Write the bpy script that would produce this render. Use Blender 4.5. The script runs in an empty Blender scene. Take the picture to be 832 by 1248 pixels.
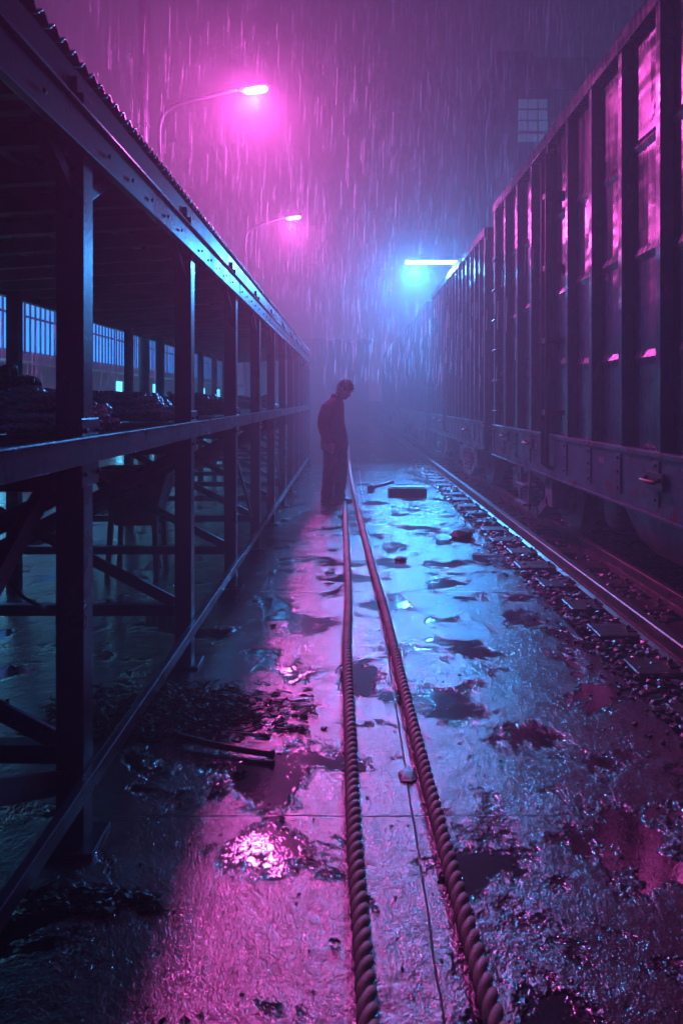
import bpy, math, random
from mathutils import Vector, Matrix, noise
random.seed(7)
R=random.random
def U(a,b): return a+(b-a)*random.random()
scene=bpy.context.scene
scene.view_settings.view_transform='Standard'
scene.view_settings.look='None'
scene.view_settings.exposure=0

# ------------------------------------------------------------ materials
def newmat(name):
    m=bpy.data.materials.new(name); m.use_nodes=True
    nt=m.node_tree; nt.nodes.clear()
    out=nt.nodes.new('ShaderNodeOutputMaterial')
    return m,nt,out
def L(nt,a,b): nt.links.new(a,b)
def coords(nt,scale=(1,1,1),loc=(0,0,0)):
    tc=nt.nodes.new('ShaderNodeTexCoord'); mp=nt.nodes.new('ShaderNodeMapping')
    mp.inputs['Scale'].default_value=scale; mp.inputs['Location'].default_value=loc
    L(nt,tc.outputs['Object'],mp.inputs['Vector']); return mp.outputs['Vector']
def noi(nt,vec,scale,detail=4,rough=.55,dist=0):
    n=nt.nodes.new('ShaderNodeTexNoise'); n.inputs['Scale'].default_value=scale
    n.inputs['Detail'].default_value=detail; n.inputs['Roughness'].default_value=rough
    n.inputs['Distortion'].default_value=dist
    L(nt,vec,n.inputs['Vector']); return n.outputs['Fac']
def ramp(nt,fac,stops):
    r=nt.nodes.new('ShaderNodeValToRGB'); e=r.color_ramp.elements
    while len(e)<len(stops): e.new(.5)
    for i,(p,c) in enumerate(stops):
        e[i].position=p
        if not isinstance(c,(tuple,list)): c=(c,c,c)
        e[i].color=(c[0],c[1],c[2],1)
    L(nt,fac,r.inputs['Fac']); return r.outputs['Color']
def mth(nt,op,a,b=None,clamp=False):
    m=nt.nodes.new('ShaderNodeMath'); m.operation=op; m.use_clamp=clamp
    for i,x in enumerate((a,b)):
        if x is None: continue
        if isinstance(x,(int,float)): m.inputs[i].default_value=x
        else: L(nt,x,m.inputs[i])
    return m.outputs[0]
def mixc(nt,f,a,b):
    m=nt.nodes.new('ShaderNodeMix'); m.data_type='RGBA'
    for s,x in ((m.inputs[0],f),(m.inputs[6],a),(m.inputs[7],b)):
        if isinstance(x,(int,float)): s.default_value=x
        elif isinstance(x,(tuple,list)): s.default_value=(x[0],x[1],x[2],1)
        else: L(nt,x,s)
    return m.outputs[2]
def surf(name,c1,c2,scale=3,rough=(.3,.6),metal=0,bump=.3,bscale=40,bdist=.003,stretch=(1,1,1),coat=0,rust=None,rustamt=.6):
    m,nt,out=newmat(name)
    v=coords(nt,stretch); v0=coords(nt)
    p=nt.nodes.new('ShaderNodeBsdfPrincipled')
    n1=noi(nt,v,scale,3,.6)
    col=ramp(nt,n1,[(.3,c1),(.7,c2)])
    rr=ramp(nt,n1,[(.3,rough[1]),(.7,rough[0])])
    if rust:
        rf=ramp(nt,noi(nt,v0,scale*1.9,4,.7),[(rustamt,0),(rustamt+.08,1)])
        col=mixc(nt,rf,col,rust); rr=mixc(nt,rf,rr,(.75,.75,.75))
    L(nt,col,p.inputs['Base Color']); L(nt,rr,p.inputs['Roughness'])
    p.inputs['Metallic'].default_value=metal
    if coat: p.inputs['Coat Weight'].default_value=coat; p.inputs['Coat Roughness'].default_value=.12
    b=nt.nodes.new('ShaderNodeBump'); b.inputs['Strength'].default_value=bump; b.inputs['Distance'].default_value=bdist
    L(nt,noi(nt,v0,bscale,2,.6),b.inputs['Height']); L(nt,b.outputs[0],p.inputs['Normal'])
    L(nt,p.outputs[0],out.inputs[0]); return m
def emis(name,c,s):
    m,nt,out=newmat(name)
    e=nt.nodes.new('ShaderNodeEmission'); e.inputs[0].default_value=(*c,1); e.inputs[1].default_value=s
    L(nt,e.outputs[0],out.inputs[0]); return m

def concrete_mat():
    m,nt,out=newmat('wet_concrete')
    v=coords(nt); p=nt.nodes.new('ShaderNodeBsdfPrincipled')
    vp=coords(nt,(1,.9,1),(8.1,4.7,0))
    pn=noi(nt,vp,2.4,6,.64,.3)
    pud=ramp(nt,pn,[(.525,0),(.575,1)])
    damp=ramp(nt,noi(nt,v,2.3,5,.65),[(.35,0),(.65,1)])
    c=mixc(nt,damp,(.032,.030,.030),(.014,.014,.016))
    fine=noi(nt,v,60,2,.6)
    c=mixc(nt,mth(nt,'MULTIPLY',ramp(nt,fine,[(.45,0),(.6,1)]),.5),c,(.06,.057,.055))
    c=mixc(nt,pud,c,(.005,.005,.007))
    sx=nt.nodes.new('ShaderNodeSeparateXYZ'); L(nt,v,sx.inputs[0])
    wob=mth(nt,'MULTIPLY',mth(nt,'SUBTRACT',noi(nt,v,3,3),.5),.02)
    jy=mth(nt,'FRACT',mth(nt,'DIVIDE',mth(nt,'ADD',mth(nt,'ADD',sx.outputs[1],wob),.43),3.0))
    jy=mth(nt,'LESS_THAN',jy,.0018)
    jx=mth(nt,'LESS_THAN',mth(nt,'ABSOLUTE',mth(nt,'SUBTRACT',mth(nt,'ADD',sx.outputs[0],wob),.225)),.0032)
    j=mth(nt,'MULTIPLY',mth(nt,'MAXIMUM',jy,jx),mth(nt,'SUBTRACT',1.0,mth(nt,'MULTIPLY',pud,.9)))
    c=mixc(nt,j,c,(.004,.004,.004))
    L(nt,c,p.inputs['Base Color'])
    rr=ramp(nt,noi(nt,v,5,4,.7),[(.3,.11),(.7,.24)])
    rr=mixc(nt,pud,rr,(.05,.05,.05)); rr=mixc(nt,j,rr,(.7,.7,.7)); L(nt,rr,p.inputs['Roughness'])
    p.inputs['IOR'].default_value=1.6
    L(nt,mth(nt,'SUBTRACT',1.0,mth(nt,'MULTIPLY',j,.7)),p.inputs['Specular IOR Level'])
    h=mth(nt,'ADD',mth(nt,'MULTIPLY',noi(nt,v,130,2,.6),1.0),mth(nt,'MULTIPLY',noi(nt,v,34,3,.6),1.6))
    h=mth(nt,'ADD',h,mth(nt,'MULTIPLY',noi(nt,v,7,2,.5),3.0))
    inv=mth(nt,'SUBTRACT',1.0,mth(nt,'MULTIPLY',pud,.9))
    h=mth(nt,'MULTIPLY',h,inv)
    h=mth(nt,'SUBTRACT',h,mth(nt,'MULTIPLY',j,2.0))
    b=nt.nodes.new('ShaderNodeBump'); b.inputs['Strength'].default_value=1.0; b.inputs['Distance'].default_value=.0028
    L(nt,h,b.inputs['Height']); L(nt,b.outputs[0],p.inputs['Normal'])
    L(nt,p.outputs[0],out.inputs[0]); return m

def wagon_mat(name,c1,c2):
    m,nt,out=newmat(name)
    v=coords(nt); vs=coords(nt,(1,3,.25)); vh=coords(nt,(1,.8,2.6))
    p=nt.nodes.new('ShaderNodeBsdfPrincipled')
    c=ramp(nt,noi(nt,v,1.6,4,.6),[(.3,c1),(.7,c2)])
    sn=noi(nt,vs,5,4,.65)
    st=ramp(nt,sn,[(.52,0),(.7,1)])
    c=mixc(nt,mth(nt,'MULTIPLY',st,.7),c,(.008,.009,.011))
    rf=ramp(nt,noi(nt,v,5,6,.75),[(.6,0),(.66,1)])
    c=mixc(nt,rf,c,(.025,.018,.016)); L(nt,c,p.inputs['Base Color'])
    rr=ramp(nt,sn,[(.3,.16),(.7,.38)]); rr=mixc(nt,rf,rr,(.7,.7,.7)); L(nt,rr,p.inputs['Roughness'])
    p.inputs['Metallic'].default_value=.05
    b=nt.nodes.new('ShaderNodeBump'); b.inputs['Strength'].default_value=.8; b.inputs['Distance'].default_value=.05
    h=mth(nt,'ADD',noi(nt,vh,1.3,2,.4),mth(nt,'MULTIPLY',noi(nt,v,30,3,.6),.02))
    L(nt,h,b.inputs['Height']); L(nt,b.outputs[0],p.inputs['Normal'])
    L(nt,p.outputs[0],out.inputs[0]); return m

M_conc=concrete_mat()
M_earth=surf('dark_earth',(.02,.018,.017),(.045,.04,.037),6,(.4,.8),bump=.8,bscale=30,bdist=.02)
M_steel=surf('painted_steel',(.014,.028,.062),(.03,.055,.105),3,(.22,.45),.3,bump=.5,bscale=60,bdist=.002,rust=(.04,.025,.022),rustamt=.63)
M_roof=surf('corrugated_steel',(.05,.06,.08),(.1,.11,.14),2,(.25,.5),.4,bump=.4,bscale=50,bdist=.002,rust=(.06,.035,.03),rustamt=.62)
M_under=surf('sooty_timber',(.06,.075,.10),(.12,.135,.17),4,(.5,.8),bump=.4)
M_w1=wagon_mat('wagon_paint_teal',(.005,.034,.046),(.013,.065,.08))
M_w2=wagon_mat('wagon_paint_grey',(.010,.020,.030),(.022,.036,.05))
M_sill=surf('sill_steel',(.02,.065,.085),(.05,.115,.135),3,(.3,.6),.1,bump=.6,bscale=25,bdist=.006,rust=(.06,.03,.022),rustamt=.56)
M_black=surf('greasy_iron',(.035,.04,.045),(.09,.095,.10),5,(.25,.5),.2,bump=.5,bscale=30,bdist=.004)
M_bog=surf('bogie_casting',(.12,.17,.19),(.22,.28,.31),5,(.3,.6),.1,bump=.5,bscale=30,bdist=.004,rust=(.10,.06,.04),rustamt=.58)
M_red=surf('red_oxide_paint',(.14,.02,.015),(.28,.05,.03),8,(.4,.6))
M_white=surf('stencil_white',(.6,.6,.6),(.85,.85,.85),60,(.5,.7))
M_rail=surf('rail_steel',(.06,.04,.035),(.12,.085,.075),8,(.25,.45),.6,bump=.4,bscale=40,bdist=.002)
M_railtop=surf('rail_running_surface',(.18,.15,.15),(.3,.26,.25),8,(.25,.42),.9,bump=.2,bscale=60,bdist=.001)
M_sleeper=surf('wet_timber',(.02,.015,.012),(.05,.038,.03),5,(.25,.5),bump=.8,bscale=20,bdist=.006,stretch=(.5,5,5))
M_stone=surf('ballast_stone',(.035,.035,.037),(.12,.115,.115),14,(.2,.5),bump=.6,bscale=50,bdist=.004)
M_rope=surf('hemp_rope',(.32,.30,.24),(.54,.50,.42),12,(.4,.7),bump=1,bscale=240,bdist=.002)
M_drope=surf('tarred_rope',(.08,.078,.08),(.2,.19,.19),14,(.15,.35),bump=.8,bscale=150,bdist=.002)
M_heap=surf('sodden_fibre',(.006,.005,.005),(.016,.014,.013),14,(.3,.6),bump=.8,bscale=150,bdist=.002)
M_srope=surf('wire_rope',(.5,.52,.55),(.75,.76,.8),12,(.15,.35),.5,bump=.8,bscale=150,bdist=.002)
M_pole=surf('galvanised_pole',(.16,.2,.27),(.28,.33,.4),4,(.3,.5),.5)
M_lens=emis('magenta_lamp_lens',(1,.36,.85),30)
M_tube=emis('blue_tube_light',(.16,.62,1),22)
M_wall=surf('rendered_wall',(.12,.16,.22),(.2,.25,.32),1.5,(.6,.9),bump=.4,bscale=15)
M_dwall=surf('dim_concrete_wall',(.08,.08,.09),(.14,.14,.15),.5,(.7,.9))
M_glassblue=emis('lit_window_blue',(.01,.20,.75),3.0)
M_glasscyan=emis('lit_doorway_cyan',(.08,.55,.95),5.0)
M_glassdim=emis('lit_window_dim',(.08,.2,.45),.6)
M_jacket=surf('wet_black_jacket',(.005,.007,.011),(.012,.015,.022),9,(.45,.7),bump=.5,bscale=35,bdist=.006)
M_trous=surf('dark_trousers',(.005,.006,.009),(.011,.013,.018),9,(.5,.8),bump=.5,bscale=35,bdist=.006)
M_shoe=surf('leather_shoe',(.01,.009,.009),(.02,.018,.016),9,(.2,.4))
M_skin=surf('skin',(.22,.13,.10),(.30,.19,.14),12,(.45,.6),bump=.2)
M_hair=surf('black_hair',(.004,.004,.004),(.010,.009,.009),40,(.6,.9),bump=.9,bscale=120,bdist=.004)
M_eye=surf('eye',(.4,.4,.4),(.5,.5,.5),5,(.1,.2))
M_wood=surf('weathered_wood',(.05,.035,.025),(.11,.08,.055),6,(.3,.55),bump=.7,bscale=30,stretch=(1,6,6))

# ------------------------------------------------------------ mesh builder
class MB:
    def __init__(s): s.v=[];s.f=[];s.m=[];s.sm=[]
    def add(s,vs,fs,mi=0,smooth=False):
        o=len(s.v); s.v.extend([tuple(x) for x in vs])
        for f in fs: s.f.append(tuple(i+o for i in f)); s.m.append(mi); s.sm.append(smooth)
    def box(s,x0,x1,y0,y1,z0,z1,mi=0):
        vs=[(x0,y0,z0),(x1,y0,z0),(x1,y1,z0),(x0,y1,z0),(x0,y0,z1),(x1,y0,z1),(x1,y1,z1),(x0,y1,z1)]
        s.add(vs,[(0,3,2,1),(4,5,6,7),(0,1,5,4),(1,2,6,5),(2,3,7,6),(3,0,4,7)],mi)
    def beam(s,a,b,w,h,mi=0):
        a=Vector(a);b=Vector(b);d=(b-a).normalized()
        up=Vector((0,0,1)) if abs(d.z)<.95 else Vector((0,1,0))
        u=d.cross(up).normalized()*w/2; v=u.cross(d).normalized()*h/2
        vs=[]
        for c in (a,b): vs+= [c-u-v,c+u-v,c+u+v,c-u+v]
        s.add(vs,[(0,1,2,3)[::-1],(4,5,6,7),(0,1,5,4),(1,2,6,5),(2,3,7,6),(3,0,4,7)],mi)
    def tube(s,pts,rad,n=8,mi=0,caps=True,smooth=True):
        pts=[Vector(p) for p in pts]; k=len(pts)
        if not isinstance(rad,(list,tuple)): rad=[rad]*k
        t=(pts[1]-pts[0]).normalized()
        ref=Vector((0,0,1)) if abs(t.z)<.9 else Vector((1,0,0))
        u=t.cross(ref).normalized(); vs=[]
        for i,p in enumerate(pts):
            if i==0: t=pts[1]-pts[0]
            elif i==k-1: t=pts[-1]-pts[-2]
            else: t=pts[i+1]-pts[i-1]
            if t.length<1e-9: t=Vector((0,0,1))
            t.normalize(); u=(u-t*u.dot(t)).normalized(); w=t.cross(u)
            for j in range(n):
                a=2*math.pi*j/n; vs.append(p+(u*math.cos(a)+w*math.sin(a))*rad[i])
        fs=[]
        for i in range(k-1):
            for j in range(n):
                fs.append((i*n+j,i*n+(j+1)%n,(i+1)*n+(j+1)%n,(i+1)*n+j))
        if caps: fs.append(tuple(range(n))[::-1]); fs.append(tuple((k-1)*n+j for j in range(n)))
        s.add(vs,fs,mi,smooth)
    def loft(s,rings,n=20,mi=0,smooth=True):
        vs=[];k=len(rings)
        for c,u,v in rings:
            for j in range(n):
                a=2*math.pi*j/n; vs.append(Vector(c)+Vector(u)*math.cos(a)+Vector(v)*math.sin(a))
        fs=[]
        for i in range(k-1):
            for j in range(n): fs.append((i*n+j,i*n+(j+1)%n,(i+1)*n+(j+1)%n,(i+1)*n+j))
        fs.append(tuple(range(n))[::-1]); fs.append(tuple((k-1)*n+j for j in range(n)))
        s.add(vs,fs,mi,smooth)
    def zloft(s,rows,n=20,mi=0):
        s.loft([((cx,cy,z),(rx,0,0),(0,ry,0)) for cx,cy,z,rx,ry in rows],n,mi)
    def ball(s,c,r,mi=0,sc=(1,1,1),n=10):
        c=Vector(c); rows=[]
        for i in range(1,n):
            a=math.pi*i/n; rows.append((c.x,c.y,c.z-math.cos(a)*r*sc[2],math.sin(a)*r*sc[0],math.sin(a)*r*sc[1]))
        s.zloft(rows,n*2,mi)
    def rope(s,pts,r,pitch=None,mi=0,n=6,step=None):
        pitch=pitch or r*5.4; step=step or pitch/10
        P=[Vector(p) for p in pts]; out=[P[0]]; carry=0
        for i in range(len(P)-1):
            d=(P[i+1]-P[i]); ln=d.length
            if ln<1e-6: continue
            t=step-carry
            while t<=ln: out.append(P[i]+d*(t/ln)); t+=step
            carry=ln-(t-step)
        u=None; strands=[[],[],[]]
        for i,p in enumerate(out):
            a=out[max(i-1,0)]; b=out[min(i+1,len(out)-1)]; t=(b-a).normalized()
            if u is None: u=t.cross(Vector((0,0,1)) if abs(t.z)<.9 else Vector((1,0,0))).normalized()
            u=(u-t*u.dot(t)).normalized(); w=t.cross(u)
            for k in range(3):
                ang=2*math.pi*(i*step/pitch+k/3)
                strands[k].append(p+(u*math.cos(ang)+w*math.sin(ang))*r*.5)
        for st in strands: s.tube(st,r*.53,n,mi)
    def obj(s,name,mats,parent=None,bevel=0,loc=(0,0,0)):
        me=bpy.data.meshes.new(name); me.from_pydata(s.v,[],s.f)
        for m in mats: me.materials.append(m)
        me.polygons.foreach_set('material_index',s.m)
        me.polygons.foreach_set('use_smooth',s.sm); me.update()
        o=bpy.data.objects.new(name,me); scene.collection.objects.link(o); o.location=loc
        if bevel:
            b=o.modifiers.new('bevel','BEVEL'); b.width=bevel; b.segments=2; b.limit_method='ANGLE'; b.angle_limit=math.radians(40)
        if parent: o.parent=parent
        return o
def empty(name,loc=(0,0,0)):
    e=bpy.data.objects.new(name,None); scene.collection.objects.link(e); e.location=loc; return e
def catmull(P,n=8):
    P=[Vector(p) for p in P]; Q=[P[0]]+P+[P[-1]]; out=[]
    for i in range(1,len(Q)-2):
        a,b,c,d=Q[i-1],Q[i],Q[i+1],Q[i+2]
        for k in range(n):
            t=k/n; out.append(.5*((2*b)+(c-a)*t+(2*a-5*b+4*c-d)*t*t+(-a+3*b-3*c+d)*t**3))
    out.append(P[-1]); return out

# ------------------------------------------------------------ ground
g=MB(); g.add([(-400,-60,-.13),(400,-60,-.13),(400,700,-.13),(-400,700,-.13)],[(0,1,2,3)]); g.obj('ground',[M_earth])
g=MB(); g.box(-14,1.43,-6,60,-.3,0); g.obj('concrete_pavement',[M_conc],bevel=.012)

g=MB(); 
nx,ny=30,300; vs=[];fs=[]
for j in range(ny+1):
    for i in range(nx+1):
        x=1.43+i/nx*5.6; y=-1+j/ny*60
        z=-.075+.03*noise.noise(Vector((x*2,y*2,0)))+.012*noise.noise(Vector((x*9,y*9,3)))
        vs.append((x,y,z))
for j in range(ny):
    for i in range(nx):
        a=j*(nx+1)+i; fs.append((a,a+1,a+nx+2,a+nx+1))
g.add(vs,fs,0,True)
t=(1+5**.5)/2
ico=[Vector(p).normalized() for p in [(-1,t,0),(1,t,0),(-1,-t,0),(1,-t,0),(0,-1,t),(0,1,t),(0,-1,-t),(0,1,-t),(t,0,-1),(t,0,1),(-t,0,-1),(-t,0,1)]]
icf=[(0,11,5),(0,5,1),(0,1,7),(0,7,10),(0,10,11),(1,5,9),(5,11,4),(11,10,2),(10,7,6),(7,1,8),(3,9,4),(3,4,2),(3,2,6),(3,6,8),(3,8,9),(4,9,5),(2,4,11),(6,2,10),(8,6,7),(9,8,1)]
def rock(mb,c,r,mi=0,flat=.7):
    a=U(0,6.28);ca,sa=math.cos(a),math.sin(a);sx,sy,sz=U(.7,1.3),U(.7,1.3),U(.5,1)*flat
    vs=[]
    for p in ico:
        k=r*U(.75,1.15); x,y,z=p.x*k*sx,p.y*k*sy,p.z*k*sz
        vs.append((c[0]+x*ca-y*sa,c[1]+x*sa+y*ca,c[2]+z))
    mb.add(vs,icf,mi)
for i in range(15000):
    y=2.3+ (R()**1.8)*26
    x=1.43+R()**1.4*3.0
    r=U(.013,.036)*(1+.02*y)
    rock(g,(x,y,-.05+U(-.01,.025)),r)
for i in range(420):
    y=2.2+R()**1.5*16; x=1.43-abs(random.gauss(0,.09)); rock(g,(x,y,.006),U(.006,.018))
g.obj('ballast_gravel',[M_stone])

tr=empty('railway_track')
g=MB()
y=1.0
while y<58:
    w=.13+U(-.01,.01); x0=1.52+U(-.04,.05)
    g.box(x0,4.35,y-w,y+w,-.2,-.02+U(-.008,.006)); y+=.62+U(-.02,.02)
g.obj('sleepers',[M_sleeper],tr,bevel=.012)
def rail(x,zt=.09):
    g=MB(); zb=zt-.125
    prof=[(-.065,zb),(.065,zb),(.065,zb+.012),(.012,zb+.03),(.010,zt-.04),(.034,zt-.03),(.034,zt-.006),(.026,zt),(-.026,zt),(-.034,zt-.006),(-.034,zt-.03),(-.010,zt-.04),(-.012,zb+.03),(-.065,zb+.012)]
    n=len(prof); vs=[(x+a,-2,b) for a,b in prof]+[(x+a,58,b) for a,b in prof]
    for i in range(n):
        g.add([vs[i],vs[(i+1)%n],vs[n+(i+1)%n],vs[n+i]],[(0,1,2,3)],1 if i==7 else 0)
    yy=1.0
    while yy<30:
        for sgn in(-1,1):
            g.box(x+sgn*.075-.03,x+sgn*.075+.03,yy-.05,yy+.05,zb,zb+.022)
            g.tube([(x+sgn*.085,yy,zb),(x+sgn*.085,yy,zb+.045)],.014,6,0)
        yy+=.62
    return g.obj('rail',[M_rail,M_railtop],tr)
rail(1.87);rail(2.33);rail(3.765)

# ------------------------------------------------------------ wagons
def wagon(y0,y1,x0,zt,mat,ribs,near=False,zs=.71,zsill=1.08,width=2.9):
    W=empty('freight_wagon'); x1=x0+width
    b=MB()
    b.box(x0+.05,x1-.05,y0+.05,y1-.05,zsill-.02,zt-.06,0)
    rw=.075
    n=int(round((y1-y0-.12)/ribs)); sp=(y1-y0-.12)/n
    for i in range(n+1):
        c=y1-.06-i*sp
        for xs,sg in ((x0,1),(x1,-1)):
            xa,xb=(xs-.025,xs+.06) if sg==1 else (xs-.06,xs+.025)
            wb=rw if i else rw*1.3
            vs=[(xb if sg==1 else xa,c-wb/2-.02,zsill),(xa if sg==1 else xb,c-wb/2,zsill),(xa if sg==1 else xb,c+wb/2,zsill),(xb if sg==1 else xa,c+wb/2+.02,zsill)]
            vs+=[(p[0],p[1],zt-.1) for p in vs]
            b.add(vs,[(0,1,5,4),(1,2,6,5),(2,3,7,6),(0,3,2,1),(4,5,6,7)],0)
    if near:
        for i in range(n):
            c=y1-.06-i*sp
            for z in (1.75,2.45,3.2):
                zz=z+U(-.05,.05); dp=U(.012,.022)
                b.add([(x0+.05,c-sp+.07,zz-.05),(x0+.05,c-.07,zz-.05),(x0+.05-dp,c-.09,zz),(x0+.05-dp,c-sp+.09,zz),(x0+.05,c-.07,zz+.05),(x0+.05,c-sp+.07,zz+.05)],[(0,1,2,3),(3,2,4,5)],0)
    b.box(x0-.035,x0+.09,y0,y1,zt-.12,zt,0); b.box(x1-.09,x1+.035,y0,y1,zt-.12,zt,0)
    b.box(x0+.09,x1-.09,y0,y0+.1,zt-.115,zt-.004,0); b.box(x0+.09,x1-.09,y1-.1,y1,zt-.115,zt-.004,0)
    for z in (1.7,2.3,2.9,3.5):
        b.box(x0+.1,x1-.1,y0+.0,y0+.06,z,z+.08,0); b.box(x0+.1,x1-.1,y1-.06,y1,z,z+.08,0)
    b.obj('body',[mat],W,bevel=.006 if near else 0)
    s=MB()
    s.box(x0-.03,x0+.03,y0,y1,zs,zsill,0); s.box(x1-.03,x1+.03,y0,y1,zs,zsill,0)
    s.box(x0-.055,x0+.03,y0,y1,zsill,zsill+.035,0); s.box(x0-.05,x0+.03,y0+.01,y1-.01,zs-.02,zs,0)
    s.box(x0+.03,x1-.03,y0,y0+.06,zs,zsill-.03,0); s.box(x0+.03,x1-.03,y1-.06,y1,zs,zsill-.03,0)
    for i in range(n+1):
        c=y1-.06-i*sp
        s.box(x0-.042,x0-.03,c-.05,c+.05,zs+.06,zsill-.02,0)
        for dz in (.1,.22,.32):
            s.tube([(x0-.04,c,zs+dz),(x0-.054,c,zs+dz)],.012,6,0)
    s.obj('side_sill',[M_sill],W,bevel=.004 if near else 0)
    u=MB(); u.box(x0+.7,x1-.7,y0+.1,y1-.1,zs-.15,zs+.1,0)
    for yc in (y0+1.7,y1-1.7):
        for dy in (-.75,.75):
            for xr in (2.33,3.765):
                u.tube([(xr-.045,yc+dy,.51),(xr-.02,yc+dy,.51)],.45,28,0,smooth=False)
                u.tube([(xr-.02,yc+dy,.51),(xr+.1,yc+dy,.51)],.42,28,1,smooth=False)
                u.tube([(xr-.1,yc+dy,.51),(xr-.04,yc+dy,.51)],[.13,.16],16,2,smooth=False)
            u.tube([(2.2,yc+dy,.51),(3.9,yc+dy,.51)],.075,12,0)
            u.box(2.06,2.23,yc+dy-.13,yc+dy+.13,.36,.62,2)
        u.beam((2.11,yc-.75,.58),(2.11,yc-.3,.66),.1,.1,2);u.beam((2.11,yc+.75,.58),(2.11,yc+.3,.66),.1,.1,2)
        u.beam((2.11,yc-.3,.66),(2.11,yc+.3,.66),.1,.1,2)
        u.beam((2.11,yc-.7,.42),(2.11,yc-.3,.22),.1,.09,2);u.beam((2.11,yc+.7,.42),(2.11,yc+.3,.22),.1,.09,2)
        u.beam((2.11,yc-.32,.22),(2.11,yc+.32,.22),.12,.09,2)
        for dy in (-.15,0,.15):
            pts=[(2.09+.045*math.cos(a*.9),yc+dy+.045*math.sin(a*.9),.27+a*.009) for a in range(44)]
            u.tube(pts,.012,5,2)
    for yy,sg in ((y0,-1),(y1,1)):
        u.beam(((x0+x1)/2,yy,.85),((x0+x1)/2,yy+sg*.44,.85),.2,.22,0)
        for dx in (-.9,.9):
            u.tube([((x0+x1)/2+dx,yy,.95),((x0+x1)/2+dx,yy+sg*.3,.95)],.06,12,0)
            u.tube([((x0+x1)/2+dx,yy+sg*.3,.95),((x0+x1)/2+dx,yy+sg*.34,.95)],.17,18,0)
    u.obj('underframe_and_bogies',[M_black,M_rail,M_bog],W)
    d=MB()
    ys=y1-1.75
    for dy in (-.2,.2): d.beam((x0+.0,ys+dy,zs+.02),(x0-.02,ys+dy,.24),.03,.05,1)
    for z in (.28,.48): d.box(x0-.09,x0+.09,ys-.2,ys+.2,z,z+.03,1)
    yr=y1-2.95
    for dy in (0,.16):
        d.tube([(x0-.02,yr+dy,zt-.25),(x0-.09,yr+dy,zt-.3),(x0-.09,yr+dy,.82),(x0-.02,yr+dy,.78)],.022,8,0)
    for z in (1.3,2.0,2.7,3.4): d.box(x0-.1,x0+.04,yr-.03,yr+.19,z,z+.05,0)
    for i in range(6):
        z=1.3+i*.4
        d.tube([(x0-.01,y1-.52,z),(x0-.07,y1-.52,z),(x0-.07,y1-.16,z),(x0-.01,y1-.16,z)],.011,6,0)
    d.obj('handrails_and_steps',[M_black,M_bog],W)
    r=MB()
    for yy,z in ((y1-5.35,.93),(y1-2.1,.98),(y1-.9,1.0)):
        r.box(x0-.06,x0-.043,yy-.13,yy+.13,z-.055,z+.055,1)
        r.tube([(x0-.06,yy-.1,z+.02),(x0-.1,yy-.1,z),(x0-.1,yy+.1,z),(x0-.06,yy+.1,z+.02)],.014,8,0)
    r.obj('tie_down_handles',[M_red,M_black],W)
    return W,n,sp
Wg,n,sp=wagon(-2.6,10.05,2.0,4.1,M_w1,.65,True)
k=MB()
def glyphs(yc,zc,cols,rows,h=.045,xx=2.04):
    for r_ in range(rows):
        for c_ in range(cols):
            y=yc+(c_-cols/2)*h*.85; z=zc-r_*h*1.5
            for q in range(3):
                if R()<.85:
                    if R()<.5: k.box(xx,xx+.006,y+q*.008,y+q*.008+.006,z,z+h,0)
                    else: k.box(xx,xx+.006,y,y+.026,z+q*h*.42,z+q*h*.42+.007,0)
for (yc,zc) in ((5.48,2.08),(4.83,1.98),(5.48,1.4),(4.83,1.42),(6.1,2.75),(7.5,1.4)): glyphs(yc,zc,4,3)
glyphs(7.9,.93,5,1,.07,1.966); glyphs(5.75,.95,3,1,.05,1.966); k.obj('stencil_markings',[M_white],Wg)
b=MB()
pro=[(2.12,.72),(2.08,.6),(2.12,.45),(2.24,.33),(2.6,.25),(4.3,.25),(4.6,.45),(4.7,.72)]
def hull(y0,y1,in0):
    vs=[];ks=len(pro); ys=[(y0-in0,.75),(y0,.35),(y0+.3,0),(y1-.3,0),(y1,.35),(y1+in0,.75)]
    for y,f in ys:
        for x,z in pro: vs.append((x+(3.4-x)*f*.1,y,z+(.72-z)*f))
    fs=[]
    for i in range(len(ys)-1):
        for j in range(ks-1): fs.append((i*ks+j,i*ks+j+1,(i+1)*ks+j+1,(i+1)*ks+j))
    b.add(vs,fs,0,True)
hull(1.2,5.7,.25)
b.tube([(2.3,6.5,.48),(2.35,6.5,.48),(3.2,6.5,.48)],[.15,.17,.17],20,1)
b.obj('belly_hopper',[M_sill,M_bog],Wg)
wagon(11.0,18.0,2.06,4.02,M_w2,.42)
wagon(18.95,31.0,2.04,3.97,M_w2,.5)
wagon(31.95,43.5,2.04,3.97,M_w2,.5)

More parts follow.
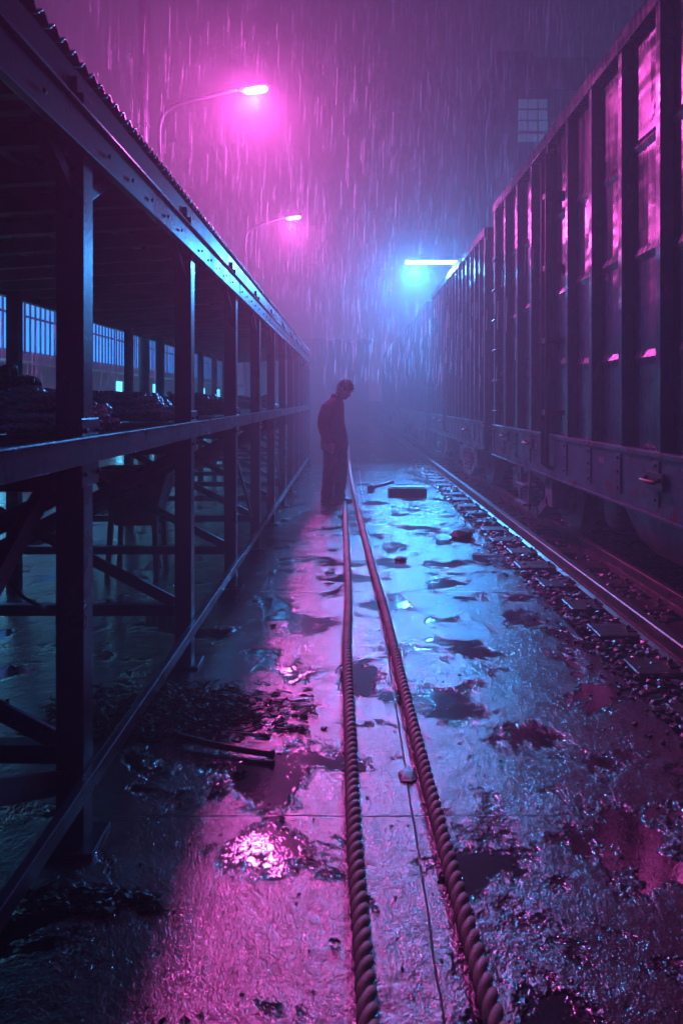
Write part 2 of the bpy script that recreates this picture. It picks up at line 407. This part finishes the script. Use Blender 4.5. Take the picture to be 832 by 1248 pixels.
# ------------------------------------------------------------ open rack / shed on the left
S=empty('steel_storage_shed')
XF,XB=-.895,-2.55
fr=[.75,2.42,4.05,5.65,7.15,8.6,10.05,11.45,12.8,14.1,15.3,16.5]
s=MB()
for i,y in enumerate(fr):
    hw=.045
    s.box(XF-hw,XF+hw,y-hw,y+hw,0,2.44)
    s.box(XF-.09,XF+.09,y-.09,y+.09,0.0,.015)
    s.box(XB-hw,XB+hw,y-hw,y+hw,0,2.34)
    s.box(XB+hw,XF-hw,y-.03,y+.03,.27,.33)
    s.box(XB+hw,XF-hw,y-.03,y+.03,1.15,1.235)
    s.beam((XF-.05,y+.012,1.14),(XB+.05,y+.012,.34),.02,.06)
    s.beam((XF-.05,y-.014,.34),(XB+.05,y-.014,1.14),.02,.06)
    s.box(XF+hw,XF+hw+.008,y-.08,y+.08,1.17,1.39)
    for dz in (1.21,1.35):
        for dy in (-.06,.06): s.tube([(XF+hw+.008,y+dy,dz),(XF+hw+.02,y+dy,dz)],.009,6)
    s.beam((XF,y,2.1),(XF,y+.3,2.26),.04,.05); s.beam((XF,y,2.1),(XF,y-.3,2.26),.04,.05)
    s.beam((XF+.02,y,2.45),(XB-.05,y,2.35),.06,.1)
    for q in range(5):
        for dz in (2.3,): s.tube([(XF+.062,y+.15+q*.28,dz-.005),(XF+.072,y+.15+q*.28,dz-.005)],.009,6)
x=XF
s.box(x+.047,x+.07,.0,16.55,1.245,1.325)
s.box(x+.047,x+.085,.0,16.55,1.326,1.334)
s.box(x+.046,x+.08,.0,16.55,.195,.25)
s.box(x+.046,x+.058,.0,16.55,2.24,2.36)
s.box(x+.046,x+.075,.0,16.55,2.232,2.239); s.box(x+.046,x+.075,.0,16.55,2.361,2.368)
s.box(XB-.1,XB-.046,.0,16.55,1.245,1.325); s.box(XB-.1,XB-.046,.0,16.55,.215,.275); s.box(XB-.1,XB-.046,0,16.55,2.24,2.32)
x=XF-.15
while x>XB:
    z=2.5-(XF-x)/(XF-XB)*.10
    s.box(x-.025,x+.025,0,16.55,z+.003,z+.05); x-=.38
s.beam((XF-.02,.8,.95),(XF-.02,2.37,.22),.03,.07)
s.beam((XF-.055,.8,.2),(XF-.055,2.37,1.2),.03,.07)
for a in (3,5,7,9):
    s.beam((XF-.02,fr[a]+.05,1.2),(XF-.02,fr[a+1]-.05,.3),.02,.05)
s.obj('steel_frame',[M_steel],S,bevel=.005)
s=MB(); y=-.3
while y<16.6:
    s.beam((XF+.0,y,2.40),(XB-.1,y,2.30),.05,.07); y+=.42
s.obj('ceiling_slats',[M_under],S)
s=MB(); vs=[];fs=[]; ny=1500; y0,y1=-.6,16.8
for j in range(ny+1):
    y=y0+(y1-y0)*j/ny; w=.014*math.sin(y*2*math.pi/.085)
    for x,z in ((XF+.012,2.565),(XB-.25,2.47)): vs.append((x,y,z+w))
for j in range(ny):
    a=j*2; fs.append((a,a+1,a+3,a+2))
s.add(vs,fs,0,True); o=s.obj('corrugated_roof',[M_roof],S)
sd=o.modifiers.new('s','SOLIDIFY'); sd.thickness=.006
s=MB(); s.box(XF-.012,XF-.0,-.6,16.8,2.45,2.54); s.obj('fascia',[M_steel],S,bevel=.003)
s=MB(); x=XB
while x<XF-.0:
    s.box(x,min(x+.128,XF+.04),.0,16.5,1.24,1.29+U(-.004,.004)); x+=.14
s.obj('shelf_deck',[M_wood],S,bevel=.004)

def coil_pile(name,xc,yc,rx,ry,turns,r,mat,h,seed):
    random.seed(seed); g=MB(); pts=[]
    n=turns*12
    for i in range(n):
        a=i/12*2*math.pi; k=U(.72,1.0)
        lay=i/n
        pts.append((xc+rx*k*(1-.4*lay)*math.cos(a)+U(-.03,.03),yc+ry*k*(1-.4*lay)*math.sin(a)+U(-.03,.03),1.305+r+h*lay*U(.6,1.1)+U(0,.01)))
    g.rope(catmull(pts,5),r,mi=0,n=5,step=r*.8)
    return g.obj(name,[mat])
coil_pile('rope_coil',-1.95,3.8,.5,.6,17,.024,M_drope,.26,3)
coil_pile('rope_coil',-1.36,3.15,.36,.5,12,.023,M_srope,.15,4)
coil_pile('rope_coil',-1.45,4.75,.45,.55,11,.023,M_srope,.15,5)
coil_pile('rope_coil',-1.35,6.4,.4,.6,8,.024,M_drope,.14,6)
coil_pile('rope_coil',-1.7,8.1,.45,.6,8,.026,M_drope,.18,8)
coil_pile('rope_coil',-1.35,10.6,.4,.6,6,.028,M_drope,.16,9)
random.seed(21)
g=MB(); g.tube(catmull([(-1.62,3.4,1.24),(-1.66,3.4,1.0),(-1.62,3.38,.75),(-1.5,3.35,.58),(-1.38,3.3,.53),(-1.3,3.2,.55)],8),.009,8); g.obj('hanging_cable',[M_black])
g=MB()
def taper(g,x,y,z0,z1,a,b,mi=0):
    vs=[]
    for z,w in ((z0,a),(z1,b)): vs+=[(x-w,y-w*.8,z),(x+w,y-w*.8,z),(x+w,y+w*.8,z),(x-w,y+w*.8,z)]
    g.add(vs,[(3,2,1,0),(0,1,5,4),(1,2,6,5),(2,3,7,6),(3,0,4,7)],mi)
taper(g,-1.75,6.15,.42,.86,.15,.3); taper(g,-1.75,6.15,.44,.861,.14,.285)
for a in (-1,1):
    for b_ in (-1,1): g.beam((-1.75+a*.2,6.15+b_*.16,0),(-1.75+a*.17,6.15+b_*.13,.6),.04,.04)
    g.beam((-1.75+a*.3,6.15-.24,.87),(-1.75+a*.3,6.15+.24,.87),.03,.03)
g.beam((-2.05,5.91,.87),(-1.45,5.91,.87),.03,.03);g.beam((-2.05,6.39,.87),(-1.45,6.39,.87),.03,.03)
g.obj('metal_hopper_bin',[M_black],bevel=.004)

# ------------------------------------------------------------ long ropes on ground
def gp(px,py,z=.0):
    d=900*(1.45-z)/(py-487); return ((px-424)/900*d,d)
r_=.027
A=[(.062,.9),(.045,1.7),(.02,2.4),(.008,3.2),(-.005,4.2),(.004,5.4),(-.012,7),(-.03,8.6),(-.045,10.2)]
g=MB(); g.rope(catmull([(x,y,r_*1.02) for x,y in A],12),r_,mi=0,n=8); g.obj('mooring_rope',[M_rope])
B=[(.40,.8),(.335,1.7),(.30,2.6),(.275,3.6),(.25,4.9),(.205,6.4),(.16,8.2),(.11,10.5),(.05,14),(.03,18),(.02,24)]
g=MB(); g.rope(catmull([(x,y,r_*1.02) for x,y in B],12),r_,mi=0,n=8); g.obj('mooring_rope',[M_rope])

def patch(g,x,y,w,hh):
    n=9; vs=[]
    for j in range(n):
        a=j/n*6.283; rr=w*U(.4,.9); vs.append((x+rr*math.cos(a),y+rr*math.sin(a)*.6,.004+U(0,.006)))
    for j in range(n):
        a=j/n*6.283; rr=w*U(.15,.35); vs.append((x+rr*math.cos(a),y+rr*math.sin(a)*.6,hh*U(.3,1)))
    vs.append((x,y,hh*U(.4,1)))
    g.add(vs,[(j,(j+1)%n,n+(j+1)%n,n+j) for j in range(n)]+[(n+j,n+(j+1)%n,2*n) for j in range(n)],0,False)
def heap(cx0,cy0,sx_,sy_,cnt,hh,stone,npatch,tail=False):
    g=MB()
    for i in range(npatch):
        patch(g,cx0+max(-2,min(2,random.gauss(0,1)))*sx_,cy0+max(-1.6,min(1.6,random.gauss(0,.8)))*sy_,U(.02,.065),U(.006,.022))
    for i in range(cnt):
        cx=cx0+max(-2.1,min(2.1,random.gauss(0,1)))*sx_; cy=cy0+max(-1.6,min(1.6,random.gauss(0,.8)))*sy_
        a=U(0,6.28); P=[]
        x,y=cx,cy; env=max(0,1-abs(cx-cx0)/(2*sx_))
        for k_ in range(random.randint(3,5)):
            P.append((x,y,.006+hh*env*R()+R()*.01)); a+=random.gauss(0,.9); st=U(.02,.04)
            x+=math.cos(a)*st; y+=math.sin(a)*st*.6
        r1=U(.002,.006); pts=catmull(P,4); g.tube(pts,[r1*(1-.5*q/len(pts)) for q in range(len(pts))],5)
    for i in range(stone):
        rock(g,(cx0+random.gauss(0,.8)*sx_,cy0+random.gauss(0,.8)*sy_,.004),U(.006,.022),0,.4)
    if tail: g.tube(catmull([(-.72,3.12,.03),(-.58,3.06,.025),(-.46,3.02,.022),(-.3,2.97,.022)],6),[.014]*18+[.02],8)
    g.obj('tangled_rope_heap',[M_heap])
heap(-.78,3.42,.29,.17,420,.045,160,360,True)
heap(-.75,2.14,.13,.035,10,.008,30,50)
g=MB()
def scrap(px,py,w):
    x,y=gp(px,py)
    for q in range(5): patch(g,x+U(-.6,.6)*w,y+U(-.5,.5)*w,w*U(.3,.7),.02)
for a in ((345,668,.09),(404,700,.07),(402,712,.05),(405,672,.06),(408,1152,.018),(292,945,.035),(335,765,.04),(548,700,.03),(328,700,.05),(610,930,.012),(560,825,.014)): scrap(*a)
for i in range(380):
    y=1.7+R()**1.5*14; x=U(-.75,1.4); rock(g,(x,y,.002),U(.003,.007)*(1+.05*y))
g.obj('wet_litter',[M_heap])
g=MB(); x,y=gp(562,655); rock(g,(x,y,.03),.16,0,.45); g.obj('rock',[M_heap])
g=MB(); x,y=gp(488,683); rock(g,(x,y,.015),.06,0,.5); g.obj('rock',[M_heap])
g=MB(); x,y=gp(496,946); rock(g,(x,y,.004),.05,0,.18); g.obj('flattened_cardboard_scrap',[M_wood])
x,y=gp(452,599); g=MB()
g.tube([(x-.0,y-.1,.055),(x,y-.09,.055),(x,y+.09,.055),(x,y+.1,.055)],[.045,.06,.06,.045],8,1,smooth=False)
g.tube([(x-.06,y,.05),(x+.1,y+.02,.08),(x+.36,y+.06,.145)],[.022,.022,.03],8,0)
g.obj('sledge_hammer',[M_heap,M_heap])
x0,y0=gp(474,605);x1,_=gp(520,605); g=MB(); g.box(x0,x1,y0,y0+.3,.0,.12,0); g.box(x0+.02,x1-.02,y0+.04,y0+.26,.121,.135,1); g.obj('timber_block',[M_sleeper,M_black],bevel=.012)

# ------------------------------------------------------------ lamps
MAG=(1.0,.10,.68); BLU=(.04,.34,1.0)
def light(name,loc,col,W,rad,parent,spot=None):
    l=bpy.data.lights.new(name,'SPOT' if spot else 'POINT'); l.color=col; l.energy=W; l.shadow_soft_size=rad
    if spot: l.spot_size=math.radians(spot); l.spot_blend=.5
    o=bpy.data.objects.new(name,l); scene.collection.objects.link(o); o.location=loc
    if parent: o.parent=parent
    return o
def street_lamp(xp,y,zh,xh,W,WS):
    E=empty('street_lamp'); g=MB()
    g.tube([(xp,y,0),(xp,y,.02)],.16,16,0); g.tube([(xp,y,.02),(xp,y,1.2),(xp,y,1.25),(xp,y,zh-1.0)],[.085,.085,.065,.05],14,0)
    g.tube(catmull([(xp,y,zh-1.0),(xp,y,zh-.55),(xp+.1,y,zh-.32),(xp+.35,y,zh-.2),(xh-.2,y,zh+.0)],8),.032,10,0)
    g.obj('pole_and_arm',[M_pole],E)
    h=MB(); rows=[]
    for t,w,hh in ((-.24,.03,.03),(-.2,.06,.045),(-.05,.1,.055),(.12,.11,.05),(.22,.08,.035),(.26,.03,.015)):
        rows.append(((xh+t,y,zh+.02+t*.12),(0,w,0),(0,0,hh)))
    h.loft(rows,16,0); h.obj('lamp_head',[M_pole],E)
    q=MB(); rows=[]
    for t,w,hh in ((-.14,.05,.01),(-.1,.08,.03),(.05,.095,.035),(.16,.085,.03),(.2,.05,.01)):
        rows.append(((xh+t,y,zh-.03+t*.12),(0,w,0),(0,0,hh)))
    q.loft(rows,16,0); q.obj('lens',[M_lens],E)
    light('lamp_glow',(xh,y,zh-.22),MAG,W,.12,E)
    s_=light('lamp_beam',(xh+.02,y,zh-.16),MAG,WS,.14,E,88)
    s_.rotation_euler=(math.radians(-48),math.radians(6),0)
street_lamp(-2.75,10.8,6.0,-1.38,175,1600)
street_lamp(-2.55,18.4,6.0,-1.38,190,800)
g=MB(); g.tube([(-3.04,11.0,0),(-3.04,11.0,11)],[.085,.07],14,0); g.tube([(-3.04,11,0),(-3.04,11,.03)],.18,14,0)
for z in (1.2,3.2,5.5): g.tube([(-3.04,11,z),(-3.04,11,z+.05)],.09,14,0)
g.obj('steel_mast',[M_pole])
E=empty('tube_floodlight'); g=MB()
yl,zl=21.1,5.37
g.tube([(5.6,yl,0),(5.6,yl,zl+.3)],[.09,.07],12,0); g.beam((5.6,yl,zl+.15),(1.68,yl,zl+.13),.06,.06,0)
g.box(1.66,3.3,yl-.07,yl+.07,zl+.05,zl+.1,0); g.obj('mast_and_bracket',[M_pole],E)
g=MB(); g.tube([(1.64,yl,zl),(3.28,yl,zl)],.055,12,0); g.obj('tube',[M_tube],E)
light('tube_glow',(2.0,yl,zl-.2),BLU,240,.12,E)
s_=light('tube_beam',(1.9,yl,zl-.15),BLU,6200,.2,E,58); s_.rotation_euler=(math.radians(-66),0,math.radians(-6))

# ------------------------------------------------------------ buildings
B=empty('warehouse_building'); g=MB()
g.box(-12,-7,9,46,0,5.6,0); g.box(-7.0,-6.4,9,46,2.22,2.34,0)
g.box(-12.2,-6.85,8.9,46.1,5.6,5.8,0)
g.obj('walls',[M_wall],B)
w=MB(); f=MB(); y=9.6; kk=0
while y<45:
    w.box(-6.985,-6.975,y,y+1.9,2.5,3.95,0)
    for q in range(8): f.box(-6.97,-6.93,y+q*.27-.015,y+q*.27+.015,2.45,4.0)
    f.box(-6.97,-6.925,y+.03,y+1.87,3.22,3.27)
    if kk%2==0: w.box(-6.985,-6.975,y+.1,y+1.2,.15,2.0,1); f.box(-6.97,-6.94,y+.62,y+.68,.15,2.0)
    y+=2.1; kk+=1
w.obj('lit_windows',[M_glassblue,M_glasscyan],B); f.obj('window_frames',[M_steel],B)
B=empty('apartment_tower'); g=MB(); g.box(9.8,17,50,62,0,24.6,0); g.box(10.5,13,52,55,24.6,26,0)
for i in range(8): g.box(9.7,17.1,49.85,50,1.4+i*3,1.6+i*3,0)
g.obj('walls',[M_dwall],B); w=MB()
for i,z in enumerate((18.9,19.65,20.4,21.15)):
    for q in range(3): w.box(11.5+q*.68,12.1+q*.68,49.93,49.97,z,z+.62,0)
w.obj('lit_windows',[M_glassdim],B)
f=MB()
for i in range(7):
    for j in range(5): f.box(10.2+j*1.4,11.1+j*1.4,49.97,49.99,2.2+i*3,3.7+i*3) if not (i in(5,6) and j in(1,2)) else None
f.obj('dark_windows',[M_black],B)
B=empty('goods_shed'); g=MB(); g.box(-6.5,1.3,47,55,0,5.1,0); g.box(-6.7,1.5,46.8,55.2,5.1,5.3,0)
g.obj('walls',[M_dwall],B); f=MB()
for x in (-5,-2.3,.0-.8): f.box(x,x+1.7,46.95,46.99,0,3.2)
f.obj('doors',[M_black],B)

# ------------------------------------------------------------ the man
def build_man():
    g=MB()
    g.zloft([(0,0,.745,.165,.205),(.0,0,.76,.185,.225),(0,0,.85,.183,.225),(-.01,0,1.0,.173,.215),(-.025,0,1.12,.16,.21),(-.035,0,1.25,.158,.218),(-.03,0,1.34,.152,.22),(-.01,0,1.40,.125,.195),(.01,0,1.445,.1,.14),(.03,0,1.475,.08,.09)],28)
    g.loft([((.03,0,1.45),(.09,0,-.02),(0,.09,0)),((.045,0,1.51),(.082,0,-.02),(0,.08,0)),((.05,0,1.525),(.07,0,-.02),(0,.07,0))],24)
    g.loft([((.03,0,1.42),(.058,0,-.02),(0,.058,0)),((.075,0,1.53),(.055,0,-.025),(0,.055,0)),((.1,0,1.57),(.055,0,-.03),(0,.055,0))],20)
    for sy in (-1,1):
        o=.05*sy
        g.zloft([(0,.09*sy,.9,.125,.105),(.005+o*.4,.095*sy,.72,.112,.098),(.012+o*.9,.1*sy,.5,.093,.085),(.0+o,.1*sy,.33,.088,.08),(-.02+o,.1*sy,.16,.084,.074),(-.02+o,.1*sy,.085,.086,.077),(-.02+o,.1*sy,.06,.078,.07)],20)
        rows=[]
        for t,w,h in ((-.11,.02,.03),(-.095,.036,.05),(-.04,.042,.055),(.03,.043,.046),(.1,.05,.034),(.15,.045,.027),(.178,.02,.015)):
            rows.append(((t+o-.01,.1*sy+t*.18*sy,h),(0,w,0),(0,0,h)))
        g.loft(rows,16)
    hands=[]
    for sy in (-1,1):
        sh=Vector((-.02,.185*sy,1.375)); el=Vector((-.065,.268*sy,1.10)); wr=Vector((.025,.268*sy,.865))
        P=catmull([sh,(sh+el)/2+Vector((-.01,.012*sy,0)),el,(el+wr)/2+Vector((-.008,0,0)),wr],5)
        k=len(P); rad=[.082-.022*i/(k-1) for i in range(k)]; rad[0]=.06; 
        g.tube(P,rad,16)
        pc=wr+Vector((.02,0,-.09)); d=(pc-wr).normalized(); fw=Vector((1,0,.2)).normalized()
        g.loft([(wr+d*-.02,fw*.03,(0,.028,0)),(wr+d*.03,fw*.033,(0,.024,0)),(wr+d*.07,fw*.043,(0,.018,0)),(wr+d*.105,fw*.042,(0,.016,0))],14)
        hands.append(wr+d*.09)
        base=wr+d*.09
        for i,(off,ln) in enumerate(((.032,.072),(.011,.082),(-.011,.077),(-.031,.06))):
            b0=base+fw*off; inn=Vector((0,-sy,0))
            p1=b0+d*ln*.5+inn*.006+fw*.004; p2=p1+(d*.8+inn*.55).normalized()*ln*.33; p3=p2+(d*.5+inn*.85).normalized()*ln*.27
            g.tube([b0,p1,p2,p3],[.0105,.0098,.0088,.007],8)
        t0=wr+d*.03+fw*.028; t1=t0+(d*.6+fw*.8).normalized()*.04; t2=t1+(d*.95+fw*.25-Vector((0,.3*sy,0))).normalized()*.035
        g.tube([t0,t1,t2],[.014,.0115,.009],8)
    tilt=math.radians(36)
    up=Vector((math.sin(tilt),0,math.cos(tilt))); fr_=Vector((math.cos(tilt),0,-math.sin(tilt)))
    base=Vector((.088,0,1.497)); S_=Vector((0,1,0))
    def hp(u,f,s=0): return base+up*u+fr_*f+S_*s
    rows=[(0.0,.05,.03,.024),(.012,.045,.05,.04),(.04,.03,.068,.054),(.075,.012,.086,.066),(.11,.004,.095,.073),(.145,.0,.099,.076),(.18,-.004,.093,.072),(.205,-.006,.077,.06),(.222,-.006,.052,.042),(.231,-.006,.02,.018)]
    g.loft([(hp(u,f),fr_*a,S_*b) for u,f,a,b in rows],24)
    g.loft([(hp(.118,.092),fr_*.008,S_*.009),(hp(.09,.106),fr_*.015,S_*.012),(hp(.074,.112),fr_*.018,S_*.016),(hp(.066,.098),fr_*.012,S_*.013)],12)
    g.loft([(hp(.05,.082),fr_*.012,S_*.022),(hp(.044,.086),fr_*.013,S_*.025),(hp(.036,.08),fr_*.012,S_*.022)],12)
    g.loft([(hp(.126,.08),fr_*.016,S_*.05),(hp(.132,.084),fr_*.016,S_*.052),(hp(.14,.078),fr_*.014,S_*.048)],12)
    for sy in (-1,1):
        g.loft([(hp(.075,-.005,.066*sy),fr_*.008,S_*.008),(hp(.09,-.01,.074*sy),fr_*.014,S_*.01),(hp(.115,-.014,.08*sy),fr_*.018,S_*.01),(hp(.13,-.012,.076*sy),fr_*.011,S_*.008)],10)
    src=g.obj('man_src',[])
    rm=src.modifiers.new('r','REMESH'); rm.mode='VOXEL'; rm.voxel_size=.0062; rm.use_smooth_shade=True
    smo=src.modifiers.new('s','SMOOTH'); smo.iterations=3; smo.factor=.5
    dg=bpy.context.evaluated_depsgraph_get(); me=bpy.data.meshes.new_from_object(src.evaluated_get(dg))
    bpy.data.objects.remove(src)
    me.materials.clear()
    for m in (M_jacket,M_trous,M_shoe,M_skin): me.materials.append(m)
    for v in me.vertices:
        p=v.co
        if .1<p.z<1.48 and min((p-h).length for h in hands)>.12:
            amp=.009 if p.z>.75 else .011
            q=Vector((p.x*9,p.y*9,p.z*16)); n_=noise.noise(q)+.5*noise.noise(q*2.3)
            nr=Vector((p.x,p.y-(0 if p.z>.75 else math.copysign(.1,p.y)),0))
            if nr.length>1e-4: v.co=p+nr.normalized()*n_*amp
    for f in me.polygons:
        c=f.center; hd=min((c-h).length for h in hands)
        isneck=(c-Vector((.055,0,1.52))).dot(up)>0.0 and c.z>1.47
        if isneck: mi=3
        elif hd<.13 and c.z<.85 and abs(c.y)>.2: mi=3
        elif c.z<.075: mi=2
        elif c.z<.745: mi=1
        else: mi=0
        f.material_index=mi; f.use_smooth=True
    P=empty('man')
    o=bpy.data.objects.new('body',me); scene.collection.objects.link(o); o.parent=P
    h=MB(); rows=[(.06,-.055,.05,.06),(.1,-.038,.08,.08),(.135,-.022,.094,.088),(.165,-.008,.108,.09),(.195,-.004,.106,.084),(.222,-.006,.084,.068),(.243,-.008,.052,.045),(.252,-.008,.018,.018)]
    h.loft([(hp(u,f),fr_*a,S_*b) for u,f,a,b in rows],28)
    for v in range(len(h.v)):
        q=Vector(h.v[v]); n_=noise.noise(q*45)*.008; h.v[v]=tuple(q+(q-hp(.13,0)).normalized()*n_)
    rs=random.Random(4); base_v=list(h.v)
    for i in range(160):
        q=Vector(rs.choice(base_v)); nd=(q-hp(.14,-.01)).normalized(); e1=q+nd*rs.uniform(.008,.02)+Vector((rs.gauss(0,.008),rs.gauss(0,.008),-.006))
        h.tube([q-nd*.004,(q+e1)/2+nd*.002,e1],[.006,.004,.0015],5)
    h.obj('hair',[M_hair],P)
    e=MB()
    for sy in (-1,1): e.ball(hp(.113,.083,.032*sy),.012)
    e.obj('eyes',[M_eye],P)
    z=MB(); z.tube([(.187,0,.78),(.176,.0,.95),(.15,0,1.12),(.136,0,1.25),(.13,0,1.36)],.006,6); z.obj('zip',[M_black],P)
    return P
man=build_man(); man.location=(-.19,10.36,0); man.rotation_euler=(0,0,math.radians(-22))

# ------------------------------------------------------------ rain
random.seed(5)
m,nt,out=newmat('rain_drop')
df=nt.nodes.new('ShaderNodeBsdfTranslucent'); df.inputs[0].default_value=(.95,.95,1,1)
L(nt,df.outputs[0],out.inputs[0])
g=MB()
for i in range(8500):
    y=7.5+R()*12; x=U(-.5,.5)*y; z=U(1.6,10.5); l=U(.12,.4); r=.00035+.0001*y
    if x<-.5 and x>-2.9 and z<3 : continue
    dx=.03*l; vs=[(x-r,y,z),(x+r,y,z),(x,y+r,z),(x-r+dx,y,z+l),(x+r+dx,y,z+l),(x+dx,y+r,z+l)]
    g.add(vs,[(0,1,4,3),(1,2,5,4),(2,0,3,5)],0)
g.obj('rain',[m])

# ------------------------------------------------------------ fog
m,nt,out=newmat('mist')
vsn=nt.nodes.new('ShaderNodeVolumeScatter'); vsn.inputs['Color'].default_value=(.95,.95,1,1); vsn.inputs['Density'].default_value=.021; vsn.inputs['Anisotropy'].default_value=.5
L(nt,vsn.outputs[0],out.inputs['Volume'])
g=MB(); g.box(-70,70,-12,95,-.5,38); o=g.obj('fog',[m])

# ------------------------------------------------------------ world
w=bpy.data.worlds.new('World'); scene.world=w; w.use_nodes=True; nt=w.node_tree; nt.nodes.clear()
out=nt.nodes.new('ShaderNodeOutputWorld'); bg=nt.nodes.new('ShaderNodeBackground')
tc=nt.nodes.new('ShaderNodeTexCoord'); sx=nt.nodes.new('ShaderNodeSeparateXYZ'); L(nt,tc.outputs['Generated'],sx.inputs[0])
c1=ramp(nt,sx.outputs[2],[(0.0,(.17,.07,.22)),(.25,(.028,.024,.092)),(.7,(.005,.011,.038))])
c2=ramp(nt,sx.outputs[2],[(0.0,(.006,.03,.115)),(.4,(.006,.028,.10)),(.9,(.005,.013,.05))])
fy=ramp(nt,mth(nt,'ADD',mth(nt,'MULTIPLY',sx.outputs[1],.5),.5),[(.6,0),(.95,1)])
col=mixc(nt,fy,c2,c1)
sky=nt.nodes.new('ShaderNodeTexSky'); sky.sky_type='NISHITA'; sky.sun_disc=False; sky.sun_elevation=math.radians(-4); sky.sun_rotation=math.radians(20)
ad=nt.nodes.new('ShaderNodeMix'); ad.data_type='RGBA'; ad.blend_type='ADD'; ad.inputs[0].default_value=.05
L(nt,col,ad.inputs[6]); L(nt,sky.outputs[0],ad.inputs[7]); L(nt,ad.outputs[2],bg.inputs[0]); bg.inputs[1].default_value=1.0
L(nt,bg.outputs[0],out.inputs[0])

# ------------------------------------------------------------ camera
cam=bpy.data.cameras.new('Camera'); co=bpy.data.objects.new('Camera',cam); scene.collection.objects.link(co); scene.camera=co
co.location=(0,0,1.45); co.rotation_euler=(math.radians(90),0,0)
cam.sensor_fit='VERTICAL'; cam.sensor_height=36; cam.lens=36*900/1248
cam.shift_y=-137/1248; cam.shift_x=-8/1248
cam.clip_start=.05; cam.clip_end=1500
cam.dof.use_dof=True; cam.dof.focus_distance=9; cam.dof.aperture_fstop=5
